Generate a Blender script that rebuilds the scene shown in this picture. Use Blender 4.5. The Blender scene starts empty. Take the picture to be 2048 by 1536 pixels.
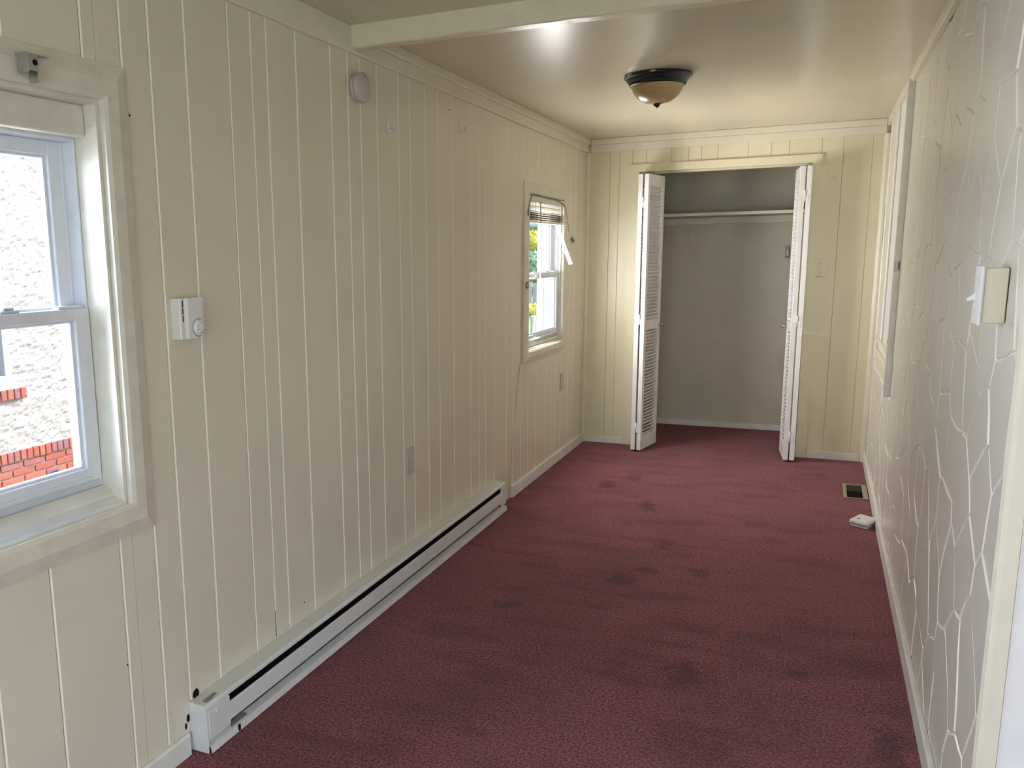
import bpy, bmesh, math, random
from mathutils import Vector, Matrix, noise
random.seed(7)
SC = bpy.context.scene
COL = SC.collection
PI = math.pi

# ------------------------------------------------------------------ camera, sky, sun, exposure
W, D, H = 1.796, 6.047, 2.07            # corridor width, depth to closet wall, ceiling height
cam_d = bpy.data.cameras.new('camera'); cam = bpy.data.objects.new('camera', cam_d); COL.objects.link(cam)
cam.location = (1.468, 0.0, 1.312)
cam.rotation_euler = (math.radians(79.790), math.radians(0.915), math.radians(25.164))
cam_d.sensor_fit = 'HORIZONTAL'; cam_d.sensor_width = 36.0
cam_d.lens = 1739.84 / 2048 * 36.0
cam_d.shift_x = (1024 - 811.0) / 2048
cam_d.shift_y = (827.66 - 768) / 2048
cam_d.clip_start = 0.02; cam_d.clip_end = 300
SC.camera = cam

world = bpy.data.worlds.new('world'); SC.world = world; world.use_nodes = True
wn = world.node_tree.nodes; wl = world.node_tree.links
wn.clear()
w_out = wn.new('ShaderNodeOutputWorld'); w_bg = wn.new('ShaderNodeBackground'); w_sky = wn.new('ShaderNodeTexSky')
w_sky.sky_type = 'NISHITA'; w_sky.sun_disc = False
w_sky.sun_elevation = math.radians(50); w_sky.sun_rotation = math.radians(70)
w_sky.air_density = 1.0; w_sky.dust_density = 3.0; w_sky.ozone_density = 1.0
w_bg.inputs['Strength'].default_value = 0.7
wl.new(w_sky.outputs[0], w_bg.inputs[0]); wl.new(w_bg.outputs[0], w_out.inputs[0])

sun_d = bpy.data.lights.new('sun', 'SUN'); sun = bpy.data.objects.new('sun', sun_d); COL.objects.link(sun)
sun_d.energy = 5.2; sun_d.angle = math.radians(0.6); sun_d.color = (1.0, 0.95, 0.86)
sun.rotation_euler = Vector((-0.60, -0.22, -0.77)).to_track_quat('-Z', 'Y').to_euler()
sun.location = (6, 4, 9)

SC.view_settings.view_transform = 'Standard'; SC.view_settings.look = 'None'
SC.view_settings.gamma = 1.0; SC.view_settings.use_curve_mapping = False
SC.view_settings.exposure = 0.36
SC.cycles.max_bounces = 6; SC.cycles.diffuse_bounces = 4; SC.cycles.glossy_bounces = 3
SC.cycles.adaptive_threshold = 0.1; SC.cycles.adaptive_min_samples = 14; world.cycles.sampling_method = 'NONE'
SC.cycles.transparent_max_bounces = 16; SC.cycles.caustics_reflective = False; SC.cycles.caustics_refractive = False
SC.cycles.use_denoising = True; SC.cycles.sample_clamp_indirect = 6.0

def daylight(loc, direction, sx, sy, watts, col):
    """added area lamp standing in for daylight through a window opening"""
    l = bpy.data.lights.new('daylight', 'AREA'); l.shape = 'RECTANGLE'; l.size = sx; l.size_y = sy; l.energy = watts; l.color = col
    o = bpy.data.objects.new('daylight', l); COL.objects.link(o); o.location = loc
    o.rotation_euler = Vector(direction).to_track_quat('-Z', 'Z' if abs(direction[2]) < .9 else 'Y').to_euler()
    return o
YR = -2.2                                # wall behind the camera
XE = 3.7                                 # far side of the space the corridor opens into
REAR = [(0.75, 2.55, 0.08, 1.95)]         # glazed door in the wall behind the camera (x0 x1 z0 z1)
SIDE = (-0.60, 1.00, 0.25, 1.60)          # window in the side wall of that space (y0 y1 z0 z1)
SKYC = (0.72, 0.82, 1.0)
daylight((1.65, YR - .05, .98), (0, 1, -.04), 1.7, 1.70, 40, SKYC)           # glazed door behind the camera
daylight((XE + .06, .20, .90), (-1, 0, -.08), 1.5, 1.2, 7, SKYC)             # window in the side wall
daylight((-1.1, 1.0, 1.35), (1, .12, -.12), 1.7, 1.2, 120, (.75, .83, 1.0))  # open sky over the side yard, near left window
daylight((-.002, 5.05, 1.13), (1, -.06, .0), .64, .60, 17, (1.0, .97, .96))   # far left window opening
daylight((-1.4, 3.75, 1.15), (1, .9, .0), 1.6, 1.2, 90, (.92, .97, 1.0))     # lamp added in the side yard to light the far left window jamb
daylight((-2.0, 4.3, -.68), (.62, 0, .78), .5, 3.6, 195, (1.0, .89, .70))    # added lamp boosting the bounce off sunlit concrete below the far left window

# ------------------------------------------------------------------ materials
MATS = {}
def mat(name, col, rough=0.5, spec=0.5, metal=0.0, bump=None, var=None, coat=0.0, trans=0.0):
    """bump: list of (scale, strength, distance, stretch, detail); var: (scale, amount, stretch)"""
    m = bpy.data.materials.new(name); m.use_nodes = True; nt = m.node_tree; n = nt.nodes; l = nt.links
    b = n['Principled BSDF']
    b.inputs['Base Color'].default_value = (*col, 1); b.inputs['Roughness'].default_value = rough
    b.inputs['Specular IOR Level'].default_value = spec; b.inputs['Metallic'].default_value = metal
    b.inputs['Coat Weight'].default_value = coat
    geo = n.new('ShaderNodeNewGeometry')
    if var:
        mp = n.new('ShaderNodeMapping'); mp.inputs['Scale'].default_value = var[2]; l.new(geo.outputs['Position'], mp.inputs[0])
        t = n.new('ShaderNodeTexNoise'); t.inputs['Scale'].default_value = var[0]; t.inputs['Detail'].default_value = 1
        l.new(mp.outputs[0], t.inputs['Vector'])
        r = n.new('ShaderNodeMapRange'); r.inputs[1].default_value = .3; r.inputs[2].default_value = .7
        r.inputs[3].default_value = 1 - var[1]; r.inputs[4].default_value = 1 + var[1]
        l.new(t.outputs['Fac'], r.inputs[0])
        mx = n.new('ShaderNodeMix'); mx.data_type = 'RGBA'; mx.blend_type = 'MULTIPLY'; mx.inputs[0].default_value = 1
        mx.inputs[6].default_value = (*col, 1); l.new(r.outputs[0], mx.inputs[7]); l.new(mx.outputs[2], b.inputs['Base Color'])
    prev = None
    for (sc, st, dist, stretch, det) in (bump or []):
        mp = n.new('ShaderNodeMapping'); mp.inputs['Scale'].default_value = stretch; l.new(geo.outputs['Position'], mp.inputs[0])
        t = n.new('ShaderNodeTexNoise'); t.inputs['Scale'].default_value = sc; t.inputs['Detail'].default_value = det
        l.new(mp.outputs[0], t.inputs['Vector'])
        bp = n.new('ShaderNodeBump'); bp.inputs['Strength'].default_value = st; bp.inputs['Distance'].default_value = dist
        l.new(t.outputs['Fac'], bp.inputs['Height'])
        if prev: l.new(prev.outputs[0], bp.inputs['Normal'])
        prev = bp
    if prev: l.new(prev.outputs[0], b.inputs['Normal'])
    MATS[name] = m
    return m
ONE = (1, 1, 1)
mat('wall_paint', (0.75, 0.695, 0.555), .36, .5, bump=[(9, .25, .004, (1, 1, .5), 2), (260, .12, .0006, (1, 1, .25), 3)], var=(3, .025, ONE))
mat('back_paint', (0.77, 0.71, 0.50), .33, .5, bump=[(7, .3, .004, (1, 1, .6), 2), (240, .12, .0006, (1, 1, .3), 3)], var=(3, .025, ONE))
mat('stone_paint', (0.73, 0.695, 0.605), .30, .5, bump=[(14, .35, .004, ONE, 3), (170, .25, .0012, (1, 1, .35), 3)], var=(4, .03, ONE))
mat('groove_bright', (0.93, 0.88, 0.74), .3, .5)  # paler than the planks: brightness of the groove edges put into the colour
mat('joint_bright', (0.93, 0.90, 0.80), .35, .5, bump=[(120, .3, .001, ONE, 3)])  # paler than the stones: bright joint lines put into the colour
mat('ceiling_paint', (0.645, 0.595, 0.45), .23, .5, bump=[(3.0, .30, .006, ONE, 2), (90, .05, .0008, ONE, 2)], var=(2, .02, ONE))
mat('trim_paint', (0.78, 0.73, 0.58), .36, .5, bump=[(60, .15, .001, (1, .3, 1), 3)], var=(12, .03, ONE))
mat('beam_paint', (0.80, 0.74, 0.54), .30, .5, bump=[(70, .5, .002, (.4, 1, 1), 4)], var=(14, .04, ONE))
mat('base_paint', (0.80, 0.79, 0.72), .38, .5, bump=[(80, .15, .001, ONE, 3)], var=(18, .05, ONE))
mat('door_white', (0.84, 0.82, 0.79), .42, .45, bump=[(120, .1, .0008, (1, 1, .2), 3)], var=(20, .02, ONE))
mat('hinge_paint', (0.86, 0.83, 0.80), .35, .5)
mat('vinyl', (0.74, 0.77, 0.83), .38, .5, var=(30, .03, ONE))
mat('vinyl_grey', (0.58, 0.62, 0.68), .42, .5)
mat('window_paint', (0.74, 0.70, 0.59), .34, .5, bump=[(50, .3, .0015, (1, .25, 1), 4)], var=(25, .05, ONE))
mat('sill_paint', (0.72, 0.70, 0.62), .42, .5, bump=[(28, .8, .004, (1, .35, 1), 6)], var=(26, .10, (1, .4, 1)))
mat('dark_gap', (0.012, 0.011, 0.010), .8, .1)
mat('black_metal', (0.018, 0.017, 0.017), .35, .5, metal=.3)
mat('fin_dark', (0.05, 0.052, 0.055), .4, .5, metal=.5)
mat('heater_white', (0.74, 0.745, 0.72), .38, .5, bump=[(30, .06, .001, ONE, 2)], var=(40, .02, ONE))
mat('plastic_white', (0.80, 0.79, 0.77), .35, .5)
mat('plastic_warm', (0.68, 0.62, 0.56), .4, .5)
mat('alarm_beige', (0.60, 0.53, 0.47), .45, .4)
mat('plastic_ivory', (0.78, 0.70, 0.53), .38, .5)
mat('plastic_grey', (0.28, 0.31, 0.31), .45, .5)
mat('steel', (0.55, 0.58, 0.58), .28, .5, metal=1.0)
mat('brass', (0.55, 0.47, 0.36), .25, .5, metal=1.0)
mat('bronze', (0.022, 0.026, 0.026), .33, .6, metal=.35)
mat('amber_glass', (0.50, 0.36, 0.17), .28, .5, var=(9, .16, ONE))
mat('register_metal', (0.36, 0.325, 0.24), .45, .5, metal=.1)
mat('register_dark', (0.035, 0.027, 0.018), .6, .3)
mat('blind_white', (0.83, 0.81, 0.78), .4, .5)
mat('blind_tan', (0.62, 0.47, 0.33), .5, .4)
mat('wand_grey', (0.45, 0.43, 0.42), .25, .5)
mat('cord_brown', (0.30, 0.23, 0.15), .7, .3)
mat('cord_cream', (0.74, 0.69, 0.56), .5, .4)
mat('sticker_red', (0.62, 0.02, 0.03), .4, .5)
mat('sticker_white', (0.85, 0.85, 0.85), .4, .5)
mat('sticker_blue', (0.02, 0.03, 0.12), .4, .5)
mat('print_grey', (0.24, 0.24, 0.23), .6, .3)
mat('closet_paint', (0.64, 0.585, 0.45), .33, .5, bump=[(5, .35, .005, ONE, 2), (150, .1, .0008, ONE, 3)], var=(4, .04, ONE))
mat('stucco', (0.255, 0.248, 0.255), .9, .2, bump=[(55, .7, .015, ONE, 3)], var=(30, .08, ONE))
mat('mortar', (0.36, 0.32, 0.29), .9, .2)
for i, c in enumerate([(0.215, 0.062, 0.052), (0.185, 0.075, 0.075), (0.235, 0.080, 0.060), (0.165, 0.078, 0.088)]):
    mat('brick_%d' % i, c, .85, .2, bump=[(60, .6, .004, ONE, 4)], var=(40, .15, ONE))
mat('house_trim', (0.30, 0.31, 0.33), .6, .3)
mat('concrete', (0.42, 0.40, 0.36), .9, .2, var=(5, .1, ONE))
mat('grass', (0.20, 0.29, 0.12), .9, .2, bump=[(80, 1, .02, ONE, 3)], var=(6, .3, ONE))
mat('leaf_green', (0.20, 0.32, 0.20), .7, .3)
mat('leaf_blue', (0.22, 0.33, 0.33), .7, .3)
mat('leaf_yellow', (0.62, 0.56, 0.10), .7, .3)
mat('bark', (0.10, 0.07, 0.05), .9, .2)
mat('fence_grey', (0.30, 0.31, 0.34), .8, .2)
mat('post_white', (0.40, 0.40, 0.39), .6, .3)
mat('siding', (0.6, 0.6, 0.58), .7, .3)
mat('curtain', (0.34, 0.36, 0.39), .8, .2)

def glass_mat():
    m = bpy.data.materials.new('pane_glass'); m.use_nodes = True; n = m.node_tree.nodes; l = m.node_tree.links; n.clear()
    o = n.new('ShaderNodeOutputMaterial'); mx = n.new('ShaderNodeMixShader'); t = n.new('ShaderNodeBsdfTransparent'); g = n.new('ShaderNodeBsdfGlossy')
    t.inputs[0].default_value = (.95, .97, .97, 1); g.inputs['Roughness'].default_value = .02
    f = n.new('ShaderNodeLayerWeight'); f.inputs['Blend'].default_value = .5
    pw = n.new('ShaderNodeMath'); pw.operation = 'POWER'; pw.inputs[1].default_value = 5.0; l.new(f.outputs['Facing'], pw.inputs[0])
    ma = n.new('ShaderNodeMath'); ma.operation = 'MULTIPLY_ADD'; ma.inputs[1].default_value = .55; ma.inputs[2].default_value = .02; l.new(pw.outputs[0], ma.inputs[0])
    l.new(ma.outputs[0], mx.inputs[0]); l.new(t.outputs[0], mx.inputs[1]); l.new(g.outputs[0], mx.inputs[2]); l.new(mx.outputs[0], o.inputs[0])
    MATS['pane_glass'] = m
glass_mat()

def carpet_mat():
    m = bpy.data.materials.new('carpet'); m.use_nodes = True; nt = m.node_tree; n = nt.nodes; l = nt.links
    b = n['Principled BSDF']; b.inputs['Roughness'].default_value = .95; b.inputs['Specular IOR Level'].default_value = .08
    b.inputs['Sheen Weight'].default_value = .25; b.inputs['Sheen Roughness'].default_value = .6
    b.inputs['Sheen Tint'].default_value = (.9, .6, .62, 1)
    geo = n.new('ShaderNodeNewGeometry'); P = geo.outputs['Position']
    def nz(scale, det=3, stretch=ONE, rough=.55):
        mp = n.new('ShaderNodeMapping'); mp.inputs['Scale'].default_value = stretch; l.new(P, mp.inputs[0])
        t = n.new('ShaderNodeTexNoise'); t.inputs['Scale'].default_value = scale; t.inputs['Detail'].default_value = det
        t.inputs['Roughness'].default_value = rough; l.new(mp.outputs[0], t.inputs['Vector']); return t.outputs['Fac']
    def rng(v, a, b_, c, d):
        r = n.new('ShaderNodeMapRange'); r.inputs[1].default_value = a; r.inputs[2].default_value = b_; r.inputs[3].default_value = c; r.inputs[4].default_value = d
        l.new(v, r.inputs[0]); return r.outputs[0]
    def mth(op, a, b_=None):
        q = n.new('ShaderNodeMath'); q.operation = op
        for i, v in enumerate((a, b_)):
            if v is None: continue
            if isinstance(v, (int, float)): q.inputs[i].default_value = v
            else: l.new(v, q.inputs[i])
        return q.outputs[0]
    fine = nz(125, 2, ONE, .75); tuft = nz(330, 0); big = nz(2.2, 1); nap = nz(5, 3, (.55, 1.3, 1)); edge = nz(22, 2)
    k = mth('MULTIPLY', rng(fine, .37, .63, .28, 1.70), rng(tuft, .3, .7, .6, 1.40))
    k = mth('MULTIPLY', k, rng(big, .35, .65, .90, 1.10))
    k = mth('MULTIPLY', k, rng(nap, .36, .50, .72, 1.0))
    stains = [(.805, 3.42, .075, .085), (.885, 3.58, .05, .06), (1.16, 2.68, .075, .10), (1.482, 2.82, .05, .05), (.547, 5.12, .06, .12),
              (.43, 4.91, .05, .10), (.90, 3.94, .05, .08), (.46, 3.0, .06, .05), (.72, 4.55, .05, .10), (1.10, 3.62, .045, .06), (1.71, 2.45, .045, .14)]
    sx = n.new('ShaderNodeSeparateXYZ'); l.new(P, sx.inputs[0])
    for (x, y, rx, ry) in stains:
        dx = mth('DIVIDE', mth('SUBTRACT', sx.outputs[0], x), rx); dy = mth('DIVIDE', mth('SUBTRACT', sx.outputs[1], y), ry)
        dd = mth('SQRT', mth('ADD', mth('MULTIPLY', dx, dx), mth('MULTIPLY', dy, dy)))
        dd = mth('ADD', dd, rng(edge, .3, .7, -.5, .5))
        k = mth('MULTIPLY', k, rng(dd, .45, 1.15, .52, 1.0))
    cm = n.new('ShaderNodeMix'); cm.data_type = 'RGBA'; cm.blend_type = 'MULTIPLY'; cm.inputs[0].default_value = 1
    cm.inputs[6].default_value = (.212, .064, .077, 1); l.new(k, cm.inputs[7]); l.new(cm.outputs[2], b.inputs['Base Color'])
    b1 = n.new('ShaderNodeBump'); b1.inputs['Strength'].default_value = .9; b1.inputs['Distance'].default_value = .008; l.new(fine, b1.inputs['Height'])
    b2 = n.new('ShaderNodeBump'); b2.inputs['Strength'].default_value = .5; b2.inputs['Distance'].default_value = .02; l.new(nap, b2.inputs['Height']); l.new(b1.outputs[0], b2.inputs['Normal'])
    l.new(b2.outputs[0], b.inputs['Normal'])
    MATS['carpet'] = m
carpet_mat()

# ------------------------------------------------------------------ mesh helpers
class MB:
    """collects shapes; build() links them as ONE mesh object (given in world coordinates, stored relative to its parent)"""
    def __init__(s): s.v = []; s.f = []; s.sm = []
    def add(s, vs, fs, smooth=False):
        o = len(s.v); s.v += [tuple(v) for v in vs]; s.f += [tuple(i + o for i in f) for f in fs]; s.sm += [smooth] * len(fs); return s
    def box(s, x0, x1, y0, y1, z0, z1, bev=0.0, seg=1):
        if x1 < x0: x0, x1 = x1, x0
        if y1 < y0: y0, y1 = y1, y0
        if z1 < z0: z0, z1 = z1, z0
        if bev <= 0:
            return s.add([(x0, y0, z0), (x1, y0, z0), (x1, y1, z0), (x0, y1, z0), (x0, y0, z1), (x1, y0, z1), (x1, y1, z1), (x0, y1, z1)],
                  [(0, 3, 2, 1), (4, 5, 6, 7), (0, 1, 5, 4), (1, 2, 6, 5), (2, 3, 7, 6), (3, 0, 4, 7)])
        bm = bmesh.new(); bmesh.ops.create_cube(bm, size=1)
        for v in bm.verts: v.co = ((x0 + x1) / 2 + v.co.x * (x1 - x0), (y0 + y1) / 2 + v.co.y * (y1 - y0), (z0 + z1) / 2 + v.co.z * (z1 - z0))
        bev = min(bev, .45 * min(x1 - x0, y1 - y0, z1 - z0))
        bmesh.ops.bevel(bm, geom=bm.edges[:], offset=bev, segments=seg, affect='EDGES', profile=.5)
        return s.bm(bm)
    def bm(s, bm, smooth=False):
        bm.verts.index_update()
        s.add([v.co[:] for v in bm.verts], [[v.index for v in f.verts] for f in bm.faces], smooth); bm.free(); return s
    def prism(s, pts, axis, a, b):
        """closed polygon pts in the two other axes (in xyz order), extruded along axis from a to b"""
        def P(p, t):
            return (t, p[0], p[1]) if axis == 'x' else (p[0], t, p[1]) if axis == 'y' else (p[0], p[1], t)
        n = len(pts); vs = [P(p, a) for p in pts] + [P(p, b) for p in pts]
        fs = [tuple(range(n)), tuple(range(2 * n - 1, n - 1, -1))] + [(i, i + n, (i + 1) % n + n, (i + 1) % n) for i in range(n)]
        return s.add(vs, fs)
    def loft(s, rings, smooth=False, cap=True):
        n = len(rings[0]); vs = [p for r in rings for p in r]; fs = []
        for k in range(len(rings) - 1):
            for i in range(n): fs.append((k * n + i, k * n + (i + 1) % n, (k + 1) * n + (i + 1) % n, (k + 1) * n + i))
        if cap: fs += [tuple(range(n - 1, -1, -1)), tuple(range((len(rings) - 1) * n, len(rings) * n))]
        return s.add(vs, fs, smooth)
    def lathe(s, prof, c, axis='z', n=32, a0=0, a1=2 * PI):
        """prof: (radius, height) pairs"""
        full = abs(a1 - a0 - 2 * PI) < 1e-6; m = n if full else n + 1; vs = []; fs = []
        for r, h in prof:
            for i in range(m):
                t = a0 + (a1 - a0) * i / n; u, w = r * math.cos(t), r * math.sin(t)
                vs.append((c[0] + u, c[1] + w, c[2] + h) if axis == 'z' else (c[0] + h, c[1] + u, c[2] + w) if axis == 'x' else (c[0] + u, c[1] + h, c[2] + w))
        for k in range(len(prof) - 1):
            for i in range(n):
                j = (i + 1) % m
                fs.append((k * m + i, k * m + j, (k + 1) * m + j, (k + 1) * m + i))
        return s.add(vs, fs, True)
    def tube(s, pts, r, n=8):
        pts = [Vector(p) for p in pts]; rings = []
        for i, p in enumerate(pts):
            d = (pts[min(i + 1, len(pts) - 1)] - pts[max(i - 1, 0)]).normalized()
            a = d.cross(Vector((0, 0, 1)) if abs(d.z) < .9 else Vector((1, 0, 0))).normalized(); b = d.cross(a)
            rr = r[i] if isinstance(r, (list, tuple)) else r
            rings.append([p + a * rr * math.cos(2 * PI * k / n) + b * rr * math.sin(2 * PI * k / n) for k in range(n)])
        return s.loft(rings, True)
    def mesh(s, name, off=(0, 0, 0)):
        me = bpy.data.meshes.new(name); o = Vector(off)
        me.from_pydata([Vector(v) - o for v in s.v], [], s.f); me.update()
        bm = bmesh.new(); bm.from_mesh(me); bmesh.ops.recalc_face_normals(bm, faces=bm.faces); bm.to_mesh(me); bm.free()
        for p, q in zip(me.polygons, s.sm): p.use_smooth = q
        return me
    def build(s, name, material, parent=None, origin=None):
        off = Vector((0, 0, 0))
        if parent is not None: off = world_loc(parent)
        elif origin is not None: off = Vector(origin)
        else:
            xs = [v[0] for v in s.v]; ys = [v[1] for v in s.v]; zs = [v[2] for v in s.v]
            off = Vector(((min(xs) + max(xs)) / 2, (min(ys) + max(ys)) / 2, min(zs)))
        me = s.mesh(name, off)
        o = bpy.data.objects.new(name, me); COL.objects.link(o)
        me.materials.append(MATS[material])
        if parent is not None: o.parent = parent
        else: o.location = off
        return o
def world_loc(o):
    p = Vector((0, 0, 0))
    while o is not None: p += o.location; o = o.parent
    return p
def tag(o, label, cat, group=None, kind=None):
    o['label'] = label; o['category'] = cat
    if group: o['group'] = group
    if kind: o['kind'] = kind
    return o
def thing(name, loc, label, cat, group=None, kind=None):
    o = bpy.data.objects.new(name, None); o.empty_display_size = .05; COL.objects.link(o); o.location = loc
    return tag(o, label, cat, group, kind)
def struct(name, mb, m, label, cat): return tag(mb.build(name, m), label, cat, kind='structure')
def B(*a, **k): return MB().box(*a, **k)

# ------------------------------------------------------------------ floor, ceiling, beam
YC = 6.90                                # closet back wall
fl = MB().box(-.15, W + .2, YR - .15, YC + .15, -.12, 0).box(W + .2, XE + .15, YR - .15, 1.80, -.12, 0)
struct('floor', fl, 'carpet', 'worn burgundy wall-to-wall carpet with dark stains', 'floor')
ce = MB().box(-.35, W + .2, YR - .2, D + .05, H, H + .2).box(W + .2, XE + .2, YR - .2, 1.95, H, H + .2).box(-.35, W + .2, D + .05, YC + .2, H, H + .2)
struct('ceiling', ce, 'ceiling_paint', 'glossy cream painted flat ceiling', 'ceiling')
bm_ = bmesh.new()
NB = 60
rings = []
for i in range(NB + 1):
    x = .0006 + (W - .0012) * i / NB
    j = lambda k: noise.noise(Vector((x * 14, k * 3.1, .4))) * .0022
    y0, y1 = 2.700 + j(1), 2.758 + j(2); z0 = 1.999 + j(3)
    rings.append([(x, y0, H), (x, y0, z0 + .004 + j(4)), (x, y0 + .006, z0), (x, y1 - .006, z0 + j(5)), (x, y1, z0 + .004), (x, y1, H)])
bm_.free()
struct('ceiling_beam', MB().loft(rings), 'beam_paint', 'cream painted wooden beam running across the ceiling', 'beam')

# ------------------------------------------------------------------ left wall: substrate, planks
W1 = (0.82, 1.537, 0.743, 1.665)         # window openings y0 y1 z0 z1
W2 = (4.690, 5.410, 0.782, 1.640)
def cells(y0, y1, z0, z1, holes):
    """rectangles that fill y0..y1 x z0..z1 without the holes"""
    ys = sorted({y0, y1, *[min(max(v, y0), y1) for h in holes for v in h[:2]]}); out = []
    for a, b in zip(ys, ys[1:]):
        if b - a < 1e-6: continue
        m = (a + b) / 2; hs = sorted([h for h in holes if h[0] < m < h[1]], key=lambda h: h[2]); z = z0
        for h in hs:
            if h[2] > z: out.append((a, b, z, min(h[2], z1)))
            z = max(z, h[3])
        if z < z1: out.append((a, b, z, z1))
    return out
wl_ = MB()
for (a, b, c, d) in cells(YR - .15, YC + .15, -.12, H, [W1, W2]): wl_.box(-.15, -.006, a, b, c, d)
wall_left = struct('wall_left', wl_, 'wall_paint', 'cream painted vertical plank panelling with two windows', 'wall')
G = [YR, -2.05, -1.87, -1.76, -1.58, -1.45, -1.25, -1.14, -1.05, -.92, -.74, -.64, -.5, -.37, -.2, .01, .12, .21, .34, .52, .62, .77, .93, 1.134, 1.290, 1.501, 1.620, 1.715, 1.848, 2.030, 2.134,
     2.210, 2.367, 2.575, 2.689, 2.778, 2.904, 3.080, 3.182, 3.330, 3.455, 3.620, 3.832, 3.946, 4.036, 4.170, 4.356, 4.470, 4.616, 4.739, 4.900, 5.109, 5.220,
     5.310, 5.440, 5.620, 5.740, 5.890, D]
def plank(mbx, side, u0, u1, z0, z1, ch, depth, face, axis):
    """a plank with chamfered long edges; axis 'y': lies in the y-z plane and faces +x from face-depth to face"""
    e = .0006
    prof = [(u0 + e, 0), (u0 + e, depth - ch), (u0 + e + ch, depth), (u1 - e - ch, depth), (u1 - e, depth - ch), (u1 - e, 0)]
    if axis == 'y': pts = [(face - depth + h, u) for u, h in prof]
    else: pts = [(u, face + depth - h) for u, h in prof]
    return mbx.prism(pts, 'z', z0, z1)
HOLES = [(W1[0] - .004, W1[1] + .004, W1[2] - .004, W1[3] + .004), (W2[0] - .004, W2[1] + .004, W2[2] - .004, W2[3] + .004)]
for a, b in zip(G, G[1:]):
    ch = .0036 if abs(a - 2.134) > .001 and abs(b - 2.134) > .001 else .0024
    for (p, q, c, d) in cells(a, b, 0.002, H - .002, HOLES):
        mb = MB()
        l_ = (p == a); r_ = (q == b); e = .0006; dp = .006; cl = ch if l_ else 0; cr = ch if r_ else 0
        # slow bow of the thin sheet between its nails
        nz_ = max(2, int((d - c) / .25)); ringz = []
        for k in range(nz_ + 1):
            z = c + (d - c) * k / nz_
            bow = lambda u: .0012 * noise.noise(Vector((u * 1.3, z * 1.1, 2.0)))
            ringz.append([(-.0065, p + e, z), (-cl + bow(p), p + e, z), (bow(p), p + e + cl, z), (bow(q), q - e - cr, z), (-cr + bow(q), q - e, z), (-.0065, q - e, z)])
        pk = mb.loft(ringz).build('plank', 'wall_paint', wall_left); pk.data.materials.append(MATS['groove_bright'])
        for f in pk.data.polygons:
            if .3 < abs(f.normal.x) < .9 and abs(f.normal.z) < .5: f.material_index = 1
# open seam, paint gaps and old holes around the heater
B(-.0052, -.0008, 2.1328, 2.1356, .15, .235).build('open_seam', 'dark_gap', wall_left)
def blob(cx, cy, cz, ry, rz, th, n=14, seed=0):
    rg = []
    for t, k in ((0, 1), (th, .9)):
        rg.append([(cx + t, cy + ry * k * math.cos(2 * PI * i / n) * (1 + .25 * noise.noise(Vector((i * .9, seed, 0)))), cz + rz * k * math.sin(2 * PI * i / n) * (1 + .25 * noise.noise(Vector((i * .9, seed, 5))))) for i in range(n)])
    return MB().loft(rg)
blob(-.001, 1.738, .150, .014, .016, .0022, seed=1).build('hole', 'dark_gap', wall_left)
blob(-.001, 1.700, .098, .006, .012, .0022, seed=2).build('hole', 'dark_gap', wall_left)
blob(-.001, 1.690, .080, .004, .010, .0022, seed=3).build('hole', 'dark_gap', wall_left)
blob(-.001, 3.585, 1.925, .004, .0035, .0022, seed=4).build('hole', 'dark_gap', wall_left)
blob(-.001, 1.635, 1.645, .0022, .003, .0022, seed=4).build('hole', 'dark_gap', wall_left)
blob(-.001, 1.495, .345, .0022, .003, .0022, seed=4).build('hole', 'dark_gap', wall_left)
blob(-.001, 2.30, .20, .0022, .003, .0022, seed=5).build('hole', 'dark_gap', wall_left)

# ------------------------------------------------------------------ closet end wall
OX0, OX1, OZ = 0.345, 1.400, 1.842       # closet opening
wb = MB()
for (a, b, c, d) in cells(-.006, W + .15, -.12, H, [(OX0, OX1, -.2, OZ)]): wb.box(a, b, D + .006, D + .10, c, d)
wall_back = struct('wall_back', wb, 'back_paint', 'cream panelled end wall around the closet opening', 'wall')
def back_plank(x0, x1, z0, z1, ch=.0022):
    plank(MB(), 0, x0, x1, z0, z1, ch, .006, D, 'x').build('plank', 'back_paint', wall_back)
HX = [0.0, .30, .39, .549, .657, .736, .836, 1.016, 1.152, 1.254, 1.436, 1.553, 1.71, W]
for a, b in zip(HX[1:], HX[2:11]): back_plank(a, b, OZ + .004, H - .002)
for a, b in ((0, .154), (.154, .216), (.216, .30)): back_plank(a, b, .002, H - .002)
for a, b in ((1.436, 1.553), (1.553, 1.71), (1.71, W)): back_plank(a, b, .002, H - .002)
back_plank(.30, .344, .002, OZ + .004); back_plank(1.401, 1.436, .002, OZ + .004)
blob(0, 0, 0, .001, .001, .001) if False else None

# closet interior
struct('wall_closet_back', B(-.15, W + .15, YC, YC + .12, -.1, H), 'closet_paint', 'grey-beige painted plaster wall inside the closet', 'wall')
struct('wall_closet_right', B(W, W + .15, D + .10, YC, -.1, H), 'closet_paint', 'painted side wall at the right inside the closet', 'wall')
struct('wall_closet_left', B(0.0, .02, D + .10, YC, -.1, H), 'closet_paint', 'painted side wall at the left inside the closet', 'wall')
struct('baseboard_closet', B(.02, W, YC - .012, YC, 0, .042, bev=.002), 'base_paint', 'white baseboard at the foot of the closet wall', 'baseboard')
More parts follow.
